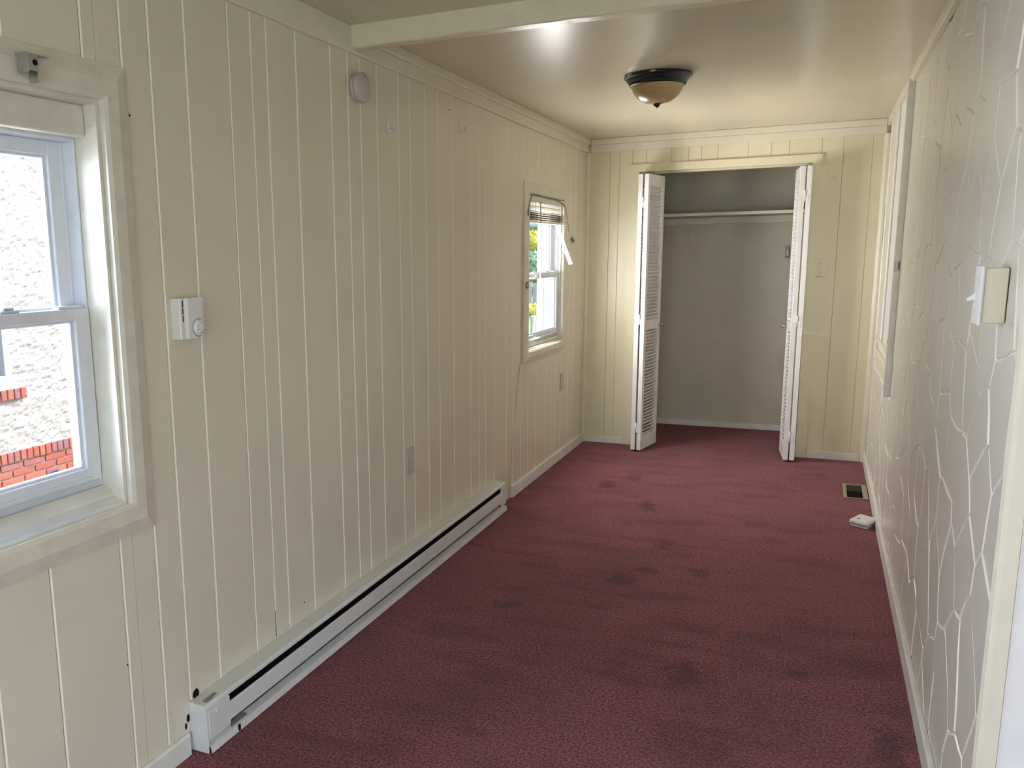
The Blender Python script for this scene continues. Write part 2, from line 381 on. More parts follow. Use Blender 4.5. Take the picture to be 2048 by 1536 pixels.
# closet casing
cs = .018
for nm, pts in (('left', [(.285, 0), (OX0 + .004, 0), (OX0 + .004, OZ - .002), (.279, OZ + .047)]), ('right', [(OX1 - .004, 0), (1.456, 0), (1.440, OZ + .047), (OX1 - .012, OZ - .002)]),
                ('head', [(.279, OZ + .047), (OX0 + .004, OZ - .002), (OX1 - .012, OZ - .002), (1.440, OZ + .047)])):
    mb = MB(); n = len(pts); c = (sum(p[0] for p in pts) / n, sum(p[1] for p in pts) / n)
    ins = [(p[0] + (c[0] - p[0]) * .001, p[1]) for p in pts]
    mb.prism(pts, 'y', D - cs, D)
    lab = {'left': 'cream painted casing board left of the closet opening', 'right': 'cream painted casing board right of the closet opening', 'head': 'cream painted casing board above the closet opening'}[nm]
    struct('trim_closet_' + nm, mb, 'back_paint', lab, 'trim')
jm = MB().box(OX0 - .0, OX0 + .004, D, D + .10, 0, OZ).box(OX1 - .004, OX1, D, D + .10, 0, OZ).box(OX0, OX1, D + .02, D + .06, OZ - .014, OZ - .001)
struct('trim_closet_track', jm, 'closet_paint', 'thin metal door track and jamb lining of the closet opening', 'trim')

# ------------------------------------------------------------------ right wall of fake flagstone
YW = 1.80                                # where the stone wall ends towards the camera
wr = MB().box(W + .007, W + .15, YW - .0, YC + .15, -.12, H)
wall_right = struct('wall_right', wr, 'joint_bright', 'cream painted imitation flagstone panelling along the right side', 'wall')
def clip(poly, nx, ny, d):               # keep nx*x+ny*y<=d
    out = []
    for i, p in enumerate(poly):
        q = poly[(i + 1) % len(poly)]; a = nx * p[0] + ny * p[1] - d; b = nx * q[0] + ny * q[1] - d
        if a <= 0: out.append(p)
        if a * b < 0:
            t = a / (a - b); out.append((p[0] + t * (q[0] - p[0]), p[1] + t * (q[1] - p[1])))
    return out
PAN = (4.53, 5.86, .640)                 # boarded opening y0 y1 z0
seeds = []
ry = random.Random(11); row = 0; z = -.05
while z < 2.2:
    y = YW - .2 + (.13 if row % 2 else 0)
    while y < D + .3:
        seeds.append((y + ry.uniform(-.06, .06), z + ry.uniform(-.085, .085))); y += ry.uniform(.155, .25)
    z += .205; row += 1
def warp(p):
    v = Vector((p[0] * 5.5, p[1] * 5.5, 3.0)); w2 = Vector((p[0] * 16, p[1] * 16, 9.0))
    return (p[0] + .020 * noise.noise(v) + .006 * noise.noise(w2), p[1] + .020 * noise.noise(v + Vector((7, 3, 1))) + .006 * noise.noise(w2 + Vector((3, 8, 2))))
def shrink(poly, d):
    n = len(poly); A = sum(poly[i][0] * poly[(i + 1) % n][1] - poly[(i + 1) % n][0] * poly[i][1] for i in range(n))
    sg = 1 if A > 0 else -1; out = poly
    for i in range(n):
        p, q = poly[i], poly[(i + 1) % n]; dx, dy = q[0] - p[0], q[1] - p[1]; L = math.hypot(dx, dy)
        if L < 1e-6: continue
        nx, ny = dy / L * sg, -dx / L * sg
        out = clip(out, nx, ny, nx * p[0] + ny * p[1] - d)
        if len(out) < 3: return []
    return out
REG = [(YW + .004, PAN[0] - .001, .002, H - .03), (PAN[0] - .001, PAN[1] + .002, .002, PAN[2] - .004), (PAN[1] + .002, D - .001, .002, H - .03)]
for (sy, sz) in seeds:
    base = [(sy - 1, sz - 1), (sy + 1, sz - 1), (sy + 1, sz + 1), (sy - 1, sz + 1)]
    for (ty, tz) in seeds:
        dx, dy = ty - sy, tz - sz
        if (dx or dy) and dx * dx + dy * dy < 1.2:
            base = clip(base, dx, dy, (ty * ty + tz * tz - sy * sy - sz * sz) / 2)
            if len(base) < 3: break
    for (y0, y1, z0, z1) in REG:
        p = base
        for nx, ny, d in ((1, 0, y1), (-1, 0, -y0), (0, 1, z1), (0, -1, -z0)):
            p = clip(p, nx, ny, d) if len(p) >= 3 else []
        if len(p) < 3: continue
        p = shrink(p, .0022)
        if len(p) < 3: continue
        ar = abs(sum(p[i][0] * p[(i + 1) % len(p)][1] - p[(i + 1) % len(p)][0] * p[i][1] for i in range(len(p)))) / 2
        if ar < .0006: continue
        fine = []
        for i, a in enumerate(p):
            b = p[(i + 1) % len(p)]; k = max(1, int(math.hypot(b[0] - a[0], b[1] - a[1]) / .045))
            for j in range(k): fine.append((a[0] + (b[0] - a[0]) * j / k, a[1] + (b[1] - a[1]) * j / k))
        cxy = (sum(q[0] for q in fine) / len(fine), sum(q[1] for q in fine) / len(fine))
        lift = random.uniform(-.0008, .0012); tz1, tz2 = random.uniform(-.006, .006), random.uniform(-.006, .006)
        def fx(q): return W - lift - tz1 * (q[0] - cxy[0]) - tz2 * (q[1] - cxy[1])
        def cl_(q): return (min(max(q[0], y0), y1), min(max(q[1], z0), z1))
        outer = [cl_(warp(q)) for q in fine]
        inner = []
        for q in outer:
            dx, dy = cxy[0] - q[0], cxy[1] - q[1]; L = max(math.hypot(dx, dy), .012); inner.append((q[0] + dx / L * .0034, q[1] + dy / L * .0034))
        rg = [[(W + .0085, q[0], q[1]) for q in outer], [(fx(q) + .0035, q[0], q[1]) for q in outer], [(fx(q), q[0], q[1]) for q in inner]]
        st = MB().loft(rg).build('stone', 'stone_paint', wall_right); st.data.materials.append(MATS['joint_bright'])
        for f in st.data.polygons:
            if abs(f.normal.x) < .9: f.material_index = 1
# end of the stone wall: rounded corner board and the pale return wall
cb = []
for i in range(9):
    t = -PI / 2 + PI * i / 8
    cb.append((W - .001 - .011 * math.cos(t) * 1.0, YW - .026 + .013 * math.sin(t)))
struct('trim_corner_right', MB().prism([(W + .02, YW + .002)] + [(W - .010, YW + .002)] + [(W - .013, YW - .002), (W - .014, YW - .010), (W - .010, YW - .020), (W - .002, YW - .024), (W + .02, YW - .024)], 'z', 0, H),
       'trim_paint', 'rounded cream corner board where the stone panelling ends', 'trim')
struct('wall_return', MB().box(W + .021, XE + .15, YW - .022, YW + .12, -.1, H), 'door_white', 'smooth white wall returning beside the stone panelling', 'wall')
sw_ = MB()
for (a, b, c, d) in cells(YR - .15, YW - .022, -.1, H, [SIDE]): sw_.box(XE, XE + .15, a, b, c, d)
struct('wall_side', sw_, 'wall_paint', 'cream wall at the side of the space behind', 'wall')
rw = MB()
for (a, b, c, d) in cells(-.006, XE, -.1, H, [(r[0], r[1], r[2], r[3]) for r in REAR]): rw.box(a, b, YR - .15, YR, c, d)
struct('wall_rear', rw, 'wall_paint', 'cream wall with a glazed door behind the viewpoint', 'wall')
for i, r in enumerate(REAR):
    t = thing('window_%d' % (4 + i), ((r[0] + r[1]) / 2, YR, r[2]), 'white framed glazed patio door behind the viewpoint', 'window', kind='structure')
    fr = .05
    B(r[0], r[0] + fr, YR - .12, YR - .04, r[2], r[3]).build('frame', 'vinyl', t); B(r[1] - fr, r[1], YR - .12, YR - .04, r[2], r[3]).build('frame', 'vinyl', t)
    B(r[0] + fr, r[1] - fr, YR - .12, YR - .04, r[3] - fr, r[3]).build('frame', 'vinyl', t); B(r[0] + fr, r[1] - fr, YR - .12, YR - .04, r[2], r[2] + fr).build('frame', 'vinyl', t)
    m = (r[0] + r[1]) / 2; B(m - .03, m + .03, YR - .11, YR - .05, r[2] + fr, r[3] - fr).build('mullion', 'vinyl', t)
    B(r[0] + fr, m - .03, YR - .082, YR - .078, r[2] + fr, r[3] - fr).build('pane', 'pane_glass', t); B(m + .03, r[1] - fr, YR - .082, YR - .078, r[2] + fr, r[3] - fr).build('pane', 'pane_glass', t)

t = thing('window_5', (XE, .2, SIDE[2]), 'white framed window in the side wall behind the viewpoint', 'window', kind='structure')
for (a, b, c, d) in ((SIDE[0], SIDE[0] + .05, SIDE[2], SIDE[3]), (SIDE[1] - .05, SIDE[1], SIDE[2], SIDE[3]), (SIDE[0] + .05, SIDE[1] - .05, SIDE[2], SIDE[2] + .05), (SIDE[0] + .05, SIDE[1] - .05, SIDE[3] - .05, SIDE[3])):
    B(XE + .07, XE + .12, a, b, c, d).build('frame', 'vinyl', t)
B(XE + .093, XE + .097, SIDE[0] + .05, SIDE[1] - .05, SIDE[2] + .05, SIDE[3] - .05).build('pane', 'pane_glass', t)

# boarded-up opening on the right wall
t3 = thing('window_3', (W, (PAN[0] + PAN[1]) / 2, PAN[2]), 'boarded-up opening framed by cream boards on the stone wall', 'window', kind='structure')
B(W - .004, W + .007, PAN[0] + .02, PAN[1], PAN[2] + .02, H - .035).build('panel', 'door_white', t3)
B(W - .030, W + .006, PAN[0], PAN[0] + .022, PAN[2], H - .032, bev=.002).build('jamb_board', 'base_paint', t3)
B(W - .016, W - .004, 5.25, 5.268, .80, H - .035, bev=.004).build('bead', 'door_white', t3)
B(W - .012, W - .004, 5.268, 5.60, .80, H - .035, bev=.002).build('casing_board', 'trim_paint', t3)
B(W - .020, W - .004, 5.60, 5.62, .70, H - .035, bev=.004).build('bead', 'door_white', t3)
MB().prism([(W - .004, .835), (W - .020, .835), (W - .026, .825), (W - .018, .812), (W - .008, .800), (W - .004, .800)], 'y', PAN[0] + .022, 5.60).build('ledge', 'trim_paint', t3)
MB().prism([(W - .004, .772), (W - .016, .772), (W - .022, .762), (W - .012, .748), (W - .004, .74)], 'y', PAN[0] + .022, 5.60).build('ledge', 'trim_paint', t3)
MB().prism([(W - .004, .735), (W - .010, .730), (W - .010, .665), (W - .004, .66)], 'y', PAN[0] + .022, 5.58).build('apron', 'trim_paint', t3)
sp = B(W - .0285, W - .004, PAN[0] - .0016, PAN[0] - .0002, 1.215, 1.262, bev=.0005).build('strike_plate', 'plastic_warm', t3); sp['label'] = 'pinkish painted strike plate'
B(W - .010, W - .006, PAN[0] - .0022, PAN[0] - .0014, 1.222, 1.256).build('slot', 'dark_gap', sp)
MB().box(W - .034, W - .026, PAN[0] - .003, PAN[0] + .006, .885, .905, bev=.003).build('latch_stub', 'base_paint', t3)

# ------------------------------------------------------------------ trims and baseboards
def yprism(name, pts, y0, y1, m, label, cat='trim'):
    return struct(name, MB().prism(pts, 'y', y0, y1), m, label, cat)
yprism('trim_1', [(.0005, 1.986), (.012, 1.986), (.015, 1.990), (.015, H - .0005), (.0005, H - .0005)], YR, 2.698, 'trim_paint', 'cream board along the top of the left wall before the beam')
yprism('trim_2', [(.0005, 1.986), (.012, 1.986), (.015, 1.990), (.015, 2.034), (.0005, 2.034)], 2.700, D - .0005, 'trim_paint', 'lower cream board of the left wall cornice beyond the beam')
yprism('trim_3', [(.0005, 2.0345), (.022, 2.0345), (.026, 2.040), (.026, H - .0005), (.0005, H - .0005)], 2.760, D - .0005, 'trim_paint', 'upper cream board of the left wall cornice beyond the beam')
struct('trim_4', B(.0265, W - .021, D - .015, D - .0005, 1.983, 2.031, bev=.002), 'trim_paint', 'lower cream cornice board above the closet wall', 'trim')
struct('trim_5', B(.0265, W - .021, D - .024, D - .0005, 2.0315, H - .0005, bev=.002), 'trim_paint', 'upper cream cornice board above the closet wall', 'trim')
yprism('trim_6', [(W - .0005, 2.028), (W - .018, 2.028), (W - .020, 2.031), (W - .020, H - .0005), (W - .0005, H - .0005)], 2.760, D - .0005, 'trim_paint', 'narrow cream batten at the top of the stone wall beyond the beam')
yprism('trim_7', [(W - .0005, 2.028), (W - .018, 2.028), (W - .020, 2.031), (W - .020, H - .0005), (W - .0005, H - .0005)], YW + .004, 2.698, 'trim_paint', 'narrow cream batten at the top of the stone wall before the beam')
struct('trim_8', MB().prism([(.0005, D - .0005), (.0005, D - .022), (.010, D - .022), (.022, D - .010), (.022, D - .0005)], 'z', .0, 1.983), 'trim_paint', 'thin corner moulding between left wall and closet wall', 'trim')
struct('trim_9', MB().prism([(W - .0005, D - .0005), (W - .0005, D - .024), (W - .014, D - .024), (W - .030, D - .012), (W - .032, D - .0005)], 'z', .0, 1.983), 'trim_paint', 'thin corner moulding between closet wall and stone wall', 'trim')
bp = lambda x, s, h, t=.013: [(x, -.01), (x + s * t, -.01), (x + s * t, h - .006), (x + s * (t - .004), h), (x, h)]
yprism('baseboard_left', bp(.0005, 1, .062), YR, 1.690, 'base_paint', 'cream baseboard on the left wall before the heater', 'baseboard')
yprism('baseboard_left_far', bp(.0005, 1, .066), 4.432, D - .023, 'base_paint', 'cream baseboard on the left wall beyond the heater', 'baseboard')
yprism('baseboard_right', bp(W - .0005, -1, .068), YW + .004, D - .025, 'base_paint', 'white baseboard along the stone wall', 'baseboard')
struct('baseboard_back_left', B(.023, .284, D - .012, D - .0005, -.01, .046, bev=.002), 'base_paint', 'short white baseboard left of the closet', 'baseboard')
struct('baseboard_back_right', B(1.457, W - .033, D - .012, D - .0005, -.01, .046, bev=.002), 'base_paint', 'short white baseboard right of the closet', 'baseboard')

# ------------------------------------------------------------------ windows in the left wall
def ring(x0, x1, y0, y1, z0, z1, ws, wt, wb_, names, m, parent, bev=.002):
    """four bars around a rectangle: left/right stiles of width ws, top rail wt, bottom rail wb_"""
    out = []
    out.append(B(x0, x1, y0, y0 + ws, z0, z1, bev=bev).build(names, m, parent)); out.append(B(x0, x1, y1 - ws, y1, z0, z1, bev=bev).build(names, m, parent))
    out.append(B(x0, x1, y0 + ws, y1 - ws, z1 - wt, z1, bev=bev).build(names, m, parent)); out.append(B(x0, x1, y0 + ws, y1 - ws, z0, z0 + wb_, bev=bev).build(names, m, parent))
    return out
def casing(parent, o, cw, th, m):
    y0, y1, z0, z1 = o
    prof = [(0, 0), (0, th * .75), (.010, th), (cw * .55, th), (cw, th * .45), (cw, 0)]   # distance from opening, height above wall
    def pt(side, u, h, end):
        if side == 'l': return (h + .0005, y0 - u, (z0 - u) if end == 0 else (z1 + u))
        if side == 'r': return (h + .0005, y1 + u, (z0 - u) if end == 0 else (z1 + u))
        if side == 't': return (h + .0005, (y0 - u) if end == 0 else (y1 + u), z1 + u)
        return (h + .0005, (y0 - u) if end == 0 else (y1 + u), z0 - u)
    for s in 'lrtb':
        e = .0004
        MB().loft([[pt(s, u, h, 0) for u, h in prof], [pt(s, u, h, 1) for u, h in prof]]).build('casing', m, parent)
def window(n, o, label, xs, cw, head, sill, wood):
    """o: opening; xs: interior face of the lower sash"""
    y0, y1, z0, z1 = o
    t = thing('window_%d' % n, (0, (y0 + y1) / 2, z0), label, 'window', kind='structure')
    casing(t, o, cw, .020, 'window_paint')
    jw = .010
    B(xs - .004, .0, y0, y0 + jw, z0, z1).build('jamb', 'window_paint', t); B(xs - .004, .0, y1 - jw, y1, z0, z1).build('jamb', 'window_paint', t)
    B(xs - .004, .0, y0 + jw, y1 - jw, z1 - jw, z1).build('head_jamb', 'window_paint', t)
    if head: B(xs - .002, xs + .028, y0 + jw, y1 - jw, z1 - head, z1 - jw, bev=.003).build('head_board', 'window_paint', t)
    MB().prism([(0.004, z0 - .001), (0.004, z0 + .006), (-.012, z0 + .010), (xs * .5, z0 + .018), (xs * .5 - .003, z0 + .026), (xs + .004, z0 + sill * .72), (xs - .004, z0 + sill * .72), (xs - .004, z0 - .001)], 'y', y0 + jw, y1 - jw).build('sill', 'sill_paint', t)
    zb = z0 + sill; zt = z1 - head - .004 if head else z1 - jw
    fw = .016
    fx0 = -.149
    fr = []
    fr.append(B(fx0, xs - .005, y0, y0 + fw, z0 + .02, z1, bev=.002).build('frame', 'vinyl', t)); fr.append(B(fx0, xs - .005, y1 - fw, y1, z0 + .02, z1, bev=.002).build('frame', 'vinyl', t))
    B(fx0, xs - .005, y0 + fw, y1 - fw, zt - .004, z1, bev=.002).build('frame', 'vinyl', t); B(fx0, xs - .005, y0 + fw, y1 - fw, z0 + .0, zb, bev=.002).build('frame', 'vinyl_grey', t)
    # track ribs on the side jambs
    for rx, m_ in ((xs - .036, 'vinyl'), (xs - .072, 'vinyl'), (xs - .094, 'vinyl_grey')):
        if rx < fx0 + .01: continue
        B(rx - .0035, rx, y1 - fw - .010, y1 - fw + .002, zb, zt, bev=.001).build('track', m_, t); B(rx - .0035, rx, y0 + fw - .002, y0 + fw + .010, zb, zt, bev=.001).build('track', m_, t)
    zm = 1.208; a0, a1 = y0 + .012, y1 - .012
    lo = thing_part('lower_sash', t); up = thing_part('upper_sash', t)
    ring(xs - .032, xs, a0, a1, zb, zm, .044, .026, .034, 'rail', 'vinyl', lo)
    MB().box(xs - .002, xs + .007, a0 + .03, a1 - .03, zb + .006, zb + .013, bev=.002).build('lift_rail', 'vinyl', lo)
    ring(xs - .024, xs - .010, a0 + .044, a1 - .044, zb + .034, zm - .026, .008, .006, .006, 'glazing_bead', 'vinyl', lo, bev=.001)
    B(xs - .019, xs - .015, a0 + .046, a1 - .046, zb + .036, zm - .028).build('pane', 'pane_glass', lo)
    ring(xs - .068, xs - .037, a0 + .004, a1 - .004, zm - .030, zt - .004, .046, .032, .028, 'rail', 'vinyl', up)
    ring(xs - .058, xs - .046, a0 + .050, a1 - .050, zm - .002, zt - .036, .008, .006, .006, 'glazing_bead', 'vinyl', up, bev=.001)
    B(xs - .054, xs - .050, a0 + .052, a1 - .052, zm, zt - .038).build('pane', 'pane_glass', up)
    # sash lock and tilt latch on the meeting rail
    for yy in ((y0 + y1) / 2 - .13, (y0 + y1) / 2 + .13):
        MB().box(xs - .030, xs - .004, yy - .025, yy + .025, zm + .0002, zm + .006, bev=.002).box(xs - .022, xs - .010, yy - .012, yy + .018, zm + .006, zm + .012, bev=.003).build('sash_lock', 'vinyl_grey', lo)
    MB().box(xs - .026, xs - .006, a1 - .085, a1 - .010, zm + .0002, zm + .007, bev=.002).build('tilt_latch', 'vinyl', lo)
    B(xs - .038, xs - .0365, y1 - .035, y1 - .030, zm + .065, zm + .095).build('vent_stop', 'blind_white', up)
    return t
def thing_part(name, parent):
    o = bpy.data.objects.new(name, None); o.empty_display_size = .03; COL.objects.link(o); o.parent = parent; return o
win1 = window(1, W1, 'white double-hung window with wide cream casing in the left foreground', -.062, .078, .078, .058, True)
win2 = window(2, W2, 'small white double-hung window near the closet, under a raised blind', -.012, .066, .0, .042, True)

# ------------------------------------------------------------------ baseboard heater
HY0, HY1 = 1.706, 4.185
ht = thing('baseboard_heater', (0, HY0, 0), 'long white electric baseboard heater with a black slot, along the left wall', 'heater')
slope = .0058
def hz(mb):                              # heater follows the slightly rising wall
    mb.v = [(x, y, z * (1 + .0) + (y - HY0) * slope * min(1, max(0, (z - .0) / .14))) for x, y, z in mb.v]; return mb
E0, E1 = HY0 + .098, HY1 - .062
hz(B(.001, .004, HY0 + .002, HY1 - .002, .012, .142)).build('back_plate', 'heater_white', ht)
hz(MB().prism([(.001, .139), (.001, .1425), (.050, .1395), (.0555, .134), (.0555, .126), (.0535, .126), (.0535, .132), (.049, .1365)], 'y', E0, E1)).build('top_cover', 'heater_white', ht)
hz(MB().prism([(.054, .104), (.0575, .106), (.0590, .102), (.0605, .054), (.0575, .050), (.055, .052), (.0575, .056), (.056, .101)], 'y', E0 - .001, E1 + .001)).build('front_panel', 'heater_white', ht)
hz(MB().prism([(.001, .012), (.001, .016), (.040, .030), (.062, .024), (.066, .004), (.063, .002), (.059, .020), (.040, .026)], 'y', E0 - .09, HY1)).build('bottom_plate', 'heater_white', ht)
hz(B(.010, .048, E0 + .004, E1 - .004, .048, .100)).build('fin_element', 'fin_dark', ht)
hz(B(.004, .0055, E0, E1, .02, .139)).build('back_shield', 'dark_gap', ht)
hz(B(.005, .050, E0 + .001, E0 + .004, .034, .136)).build('baffle', 'dark_gap', ht); hz(B(.005, .050, E1 - .004, E1 - .001, .034, .136)).build('baffle', 'dark_gap', ht)
pe = [(.001, .004), (.001, .143), (.050, .140), (.0565, .134), (.0605, .040), (.060, .036), (.058, .004)]
hz(MB().prism(pe, 'y', HY0, HY0 + .003)).build('end_cap', 'heater_white', ht)
nb = hz(MB().prism([(.004, .03), (.004, .1424), (.050, .1394), (.0560, .1336), (.0600, .040), (.058, .036), (.03, .03)], 'y', HY0 + .003, E0)).build('junction_box', 'heater_white', ht)
hz(B(.0575, .0605, HY0 + .008, E0 + .002, .042, .126, bev=.001)).build('cover_plate', 'heater_white', nb)
hz(MB().lathe([(0.0, .0026), (.006, .0024), (.0085, .0012), (.009, 0)], (.0602, HY0 + .045, .108), 'x', 16)).build('knockout', 'heater_white', nb)
hz(MB().prism([(.004, .03), (.004, .1424), (.050, .1394), (.0560, .1336), (.0600, .040), (.058, .036), (.03, .03)], 'y', E1, HY1)).build('end_box', 'heater_white', ht)
pr = thing_part('warning_print', ht)
for k in range(4):
    hz(B(.030 + k * .0042, .0322 + k * .0042, HY0 + .018, HY0 + .072 - (k == 3) * .02, .1417 - k * .00025, .1421 - k * .00025)).build('print_line', 'print_grey', pr)
hz(MB().prism([(.042, .0292), (.056, .0258), (.056, .0266), (.042, .0300)], 'y', E0 + .010, E0 + .085)).build('worn_label', 'plastic_grey', ht)
hz(B(.0635, .0662, E0 + .028, E0 + .038, .004, .024, bev=.001)).build('melt_mark', 'dark_gap', ht)

# ------------------------------------------------------------------ small things on the left wall
t = thing('thermostat', (.0005, 1.780, 1.117), 'white wall thermostat with a round dial beside the foreground window', 'thermostat')
MB().prism([(.0005, 1.735), (.0005, 1.832), (.006, 1.834), (.028, 1.829), (.034, 1.815), (.034, 1.760), (.029, 1.752), (.029, 1.737), (.026, 1.735)], 'z', 1.117, 1.219).build('body', 'plastic_white', t)
for k in range(3): B(.0285, .0296, 1.7435, 1.7465, 1.160 + k * .019, 1.176 + k * .019).build('vent_slot', 'dark_gap', t)
dl = MB().lathe([(0, .0095), (.017, .0095), (.0205, .007), (.0212, 0)], (.034, 1.797, 1.143), 'x', 28).build('dial', 'plastic_white', t)
for k in range(8):
    a = 2 * PI * k / 8 + .3
    MB().lathe([(0, .0004), (.0016, .0004), (.0016, 0)], (.0435, 1.797 + .0145 * math.cos(a), 1.143 + .0145 * math.sin(a)), 'x', 8).build('dial_mark', 'print_grey', dl)
MB().lathe([(.0216, .0006), (.0235, .0006), (.0235, .0)], (.0338, 1.797, 1.143), 'x', 28).build('dial_gap', 'print_grey', t)

t = thing('smoke_alarm', (.0005, 2.745, 1.835), 'round white smoke alarm high on the left wall', 'smoke alarm')
c = (.0005, 2.745, 1.880)
MB().lathe([(0, 0), (.044, 0), (.046, .004), (.046, .011), (.041, .013), (.041, .015)], c, 'x', 36).build('mounting_base', 'alarm_beige', t)
MB().lathe([(.041, .015), (.0475, .0155), (.0485, .018), (.0485, .028), (.046, .033), (.030, .036), (0, .0365)], c, 'x', 36).build('cover', 'alarm_beige', t)
MB().lathe([(0, .0005), (.0026, .0005), (.0026, 0)], (c[0] + .0355, c[1] - .008, c[2] + .010), 'x', 10).build('indicator', 'dark_gap', t)
for dy in (-.004, 0, .004):
    for dz in (-.004, 0, .004): MB().lathe([(0, .0005), (.0014, .0005), (.0014, 0)], (c[0] + .0357, c[1] + .004 + dy, c[2] - .014 + dz), 'x', 6).build('sound_hole', 'dark_gap', t)

def hook(y, z, s, label):
    t = thing('wall_hook', (.0005, y, z - .026 * s), label, 'hook', 'white adhesive wall hooks')
    rg = []
    for x, k in ((.0005, 1), (.0035, .96), (.005, .8)):
        rg.append([(x, y + .010 * s * k * math.cos(a) * (1 - .25 * math.sin(a)), z + .027 * s * k * math.sin(a)) for a in [2 * PI * i / 20 for i in range(20)]])
    MB().loft(rg, True).build('back_plate', 'plastic_white', t)
    pts = [(.004, y, z - .015 * s), (.012, y, z - .022 * s), (.020, y, z - .020 * s), (.026, y, z - .010 * s), (.029, y, z + .000 * s)]
    MB().tube(pts, [.0055 * s, .0055 * s, .005 * s, .0042 * s, .003 * s]).build('prong', 'plastic_white', t)
hook(2.992, 1.790, 1.0, 'white adhesive hook below the smoke alarm, the nearer of two')
hook(3.704, 1.872, 1.25, 'white adhesive hook nearer the closet, the farther of two')

def outlet(y, z, label):
    t = thing('power_outlet', (.0005, y, z - .057), label, 'outlet', 'duplex wall outlets')
    B(.0005, .006, y - .035, y + .035, z - .057, z + .057, bev=.002).build('cover_plate', 'alarm_beige', t)
    for s in (-1, 1):
        f = MB(); cz = z + s * .0195; rr = []
        for x, k in ((.006, 1), (.0078, .97)):
            rr.append([(x, y + .0165 * k * max(-.8, min(.8, math.cos(a) * 1.0)), cz + .0165 * k * max(-.86, min(.86, math.sin(a)))) for a in [2 * PI * i / 24 for i in range(24)]])
        f.loft(rr); so = f.build('socket', 'plastic_warm', t)
        for dy in (-.006, .006): B(.0076, .0081, y + dy - .001, y + dy + .001, cz - .001, cz + .007).build('slot', 'print_grey', so)
        MB().lathe([(0, .0005), (.0022, .0005), (.0022, 0)], (.0077, y, cz - .007), 'x', 8).build('ground_hole', 'print_grey', so)
    MB().lathe([(0, .0012), (.002, .001), (.0028, 0)], (.006, y, z), 'x', 8).build('screw', 'plastic_warm', t)
outlet(3.134, .494, 'cream double power outlet low on the wall above the heater')
outlet(5.465, .506, 'cream double power outlet below the small window')

# wall switch right of the closet
t = thing('light_switch', (1.471, D, 1.150), 'ivory toggle light switch on the wall right of the closet', 'light switch')
B(1.436, 1.506, D - .006, D - .0005, 1.150, 1.264, bev=.002).build('cover_plate', 'plastic_ivory', t)
MB().box(1.4665, 1.4755, D - .0075, D - .006, 1.195, 1.219).build('collar', 'plastic_ivory', t)
MB().prism([(D - .0075, 1.203), (D - .0075, 1.212), (D - .018, 1.219), (D - .019, 1.214)], 'x', 1.468, 1.474).build('toggle', 'plastic_ivory', t)
for dz in (-.030, .030): MB().lathe([(0, -.001), (.0024, -.0008), (.003, 0)], (1.471, D - .006, 1.207 + dz), 'y', 8).build('screw', 'brass', t)

# surface mounted switch box on the stone wall in the right foreground
bx = W; SY = 2.035
t = thing('light_switch', (bx, SY, 1.163), 'cream surface-mounted switch box on the stone wall in the right foreground', 'light switch')
B(bx - .040, bx - .0015, SY - .032, SY + .032, 1.168, 1.274, bev=.002).build('box', 'plastic_ivory', t)
B(bx - .047, bx - .040, SY - .036, SY + .036, 1.163, 1.279, bev=.003, seg=2).build('cover_plate', 'plastic_white', t)
B(bx - .049, bx - .047, SY - .005, SY + .005, 1.209, 1.233).build('collar', 'plastic_white', t)
MB().prism([(bx - .049, 1.213), (bx - .049, 1.226), (bx - .063, 1.214), (bx - .062, 1.209)], 'y', SY - .003, SY + .003).build('toggle', 'plastic_white', t)
for dz in (-.030, .030): MB().lathe([(0, -.001), (.0024, -.0008), (.003, 0)], (bx - .047, SY, 1.221 + dz), 'x', 8).build('screw', 'plastic_warm', t)

# curtain rod bracket on the casing of the near window
by, bz = 1.325, 1.697
t = thing('curtain_bracket', (.021, by, bz - .03), 'small galvanised curtain rod bracket on the foreground window casing', 'bracket')
MB().box(.020, .0215, by - .020, by + .020, bz - .002, bz + .022, bev=.0004).build('screw_plate', 'steel', t)
MB().box(.0215, .052, by - .020, by - .0188, bz - .018, bz + .020, bev=.0004).build('side_flange', 'steel', t)
MB().box(.0215, .046, by + .0072, by + .0084, bz - .034, bz + .016, bev=.0004).build('side_flange', 'steel', t)
MB().box(.0215, .040, by - .018, by + .046, bz + .020, bz + .0214, bev=.0004).build('top_flange', 'steel', t)
MB().box(.046, .0475, by - .0188, by + .0084, bz - .014, bz + .018, bev=.0004).build('front_plate', 'steel', t)
MB().lathe([(0, .0008), (.0058, .0008), (.0058, 0)], (.0476, by + .001, bz + .003), 'x', 14).build('rod_hole', 'dark_gap', t)
MB().lathe([(0, .002), (.004, .0015), (.005, 0)], (.0215, by - .010, bz + .009), 'x', 10).build('screw', 'brass', t)

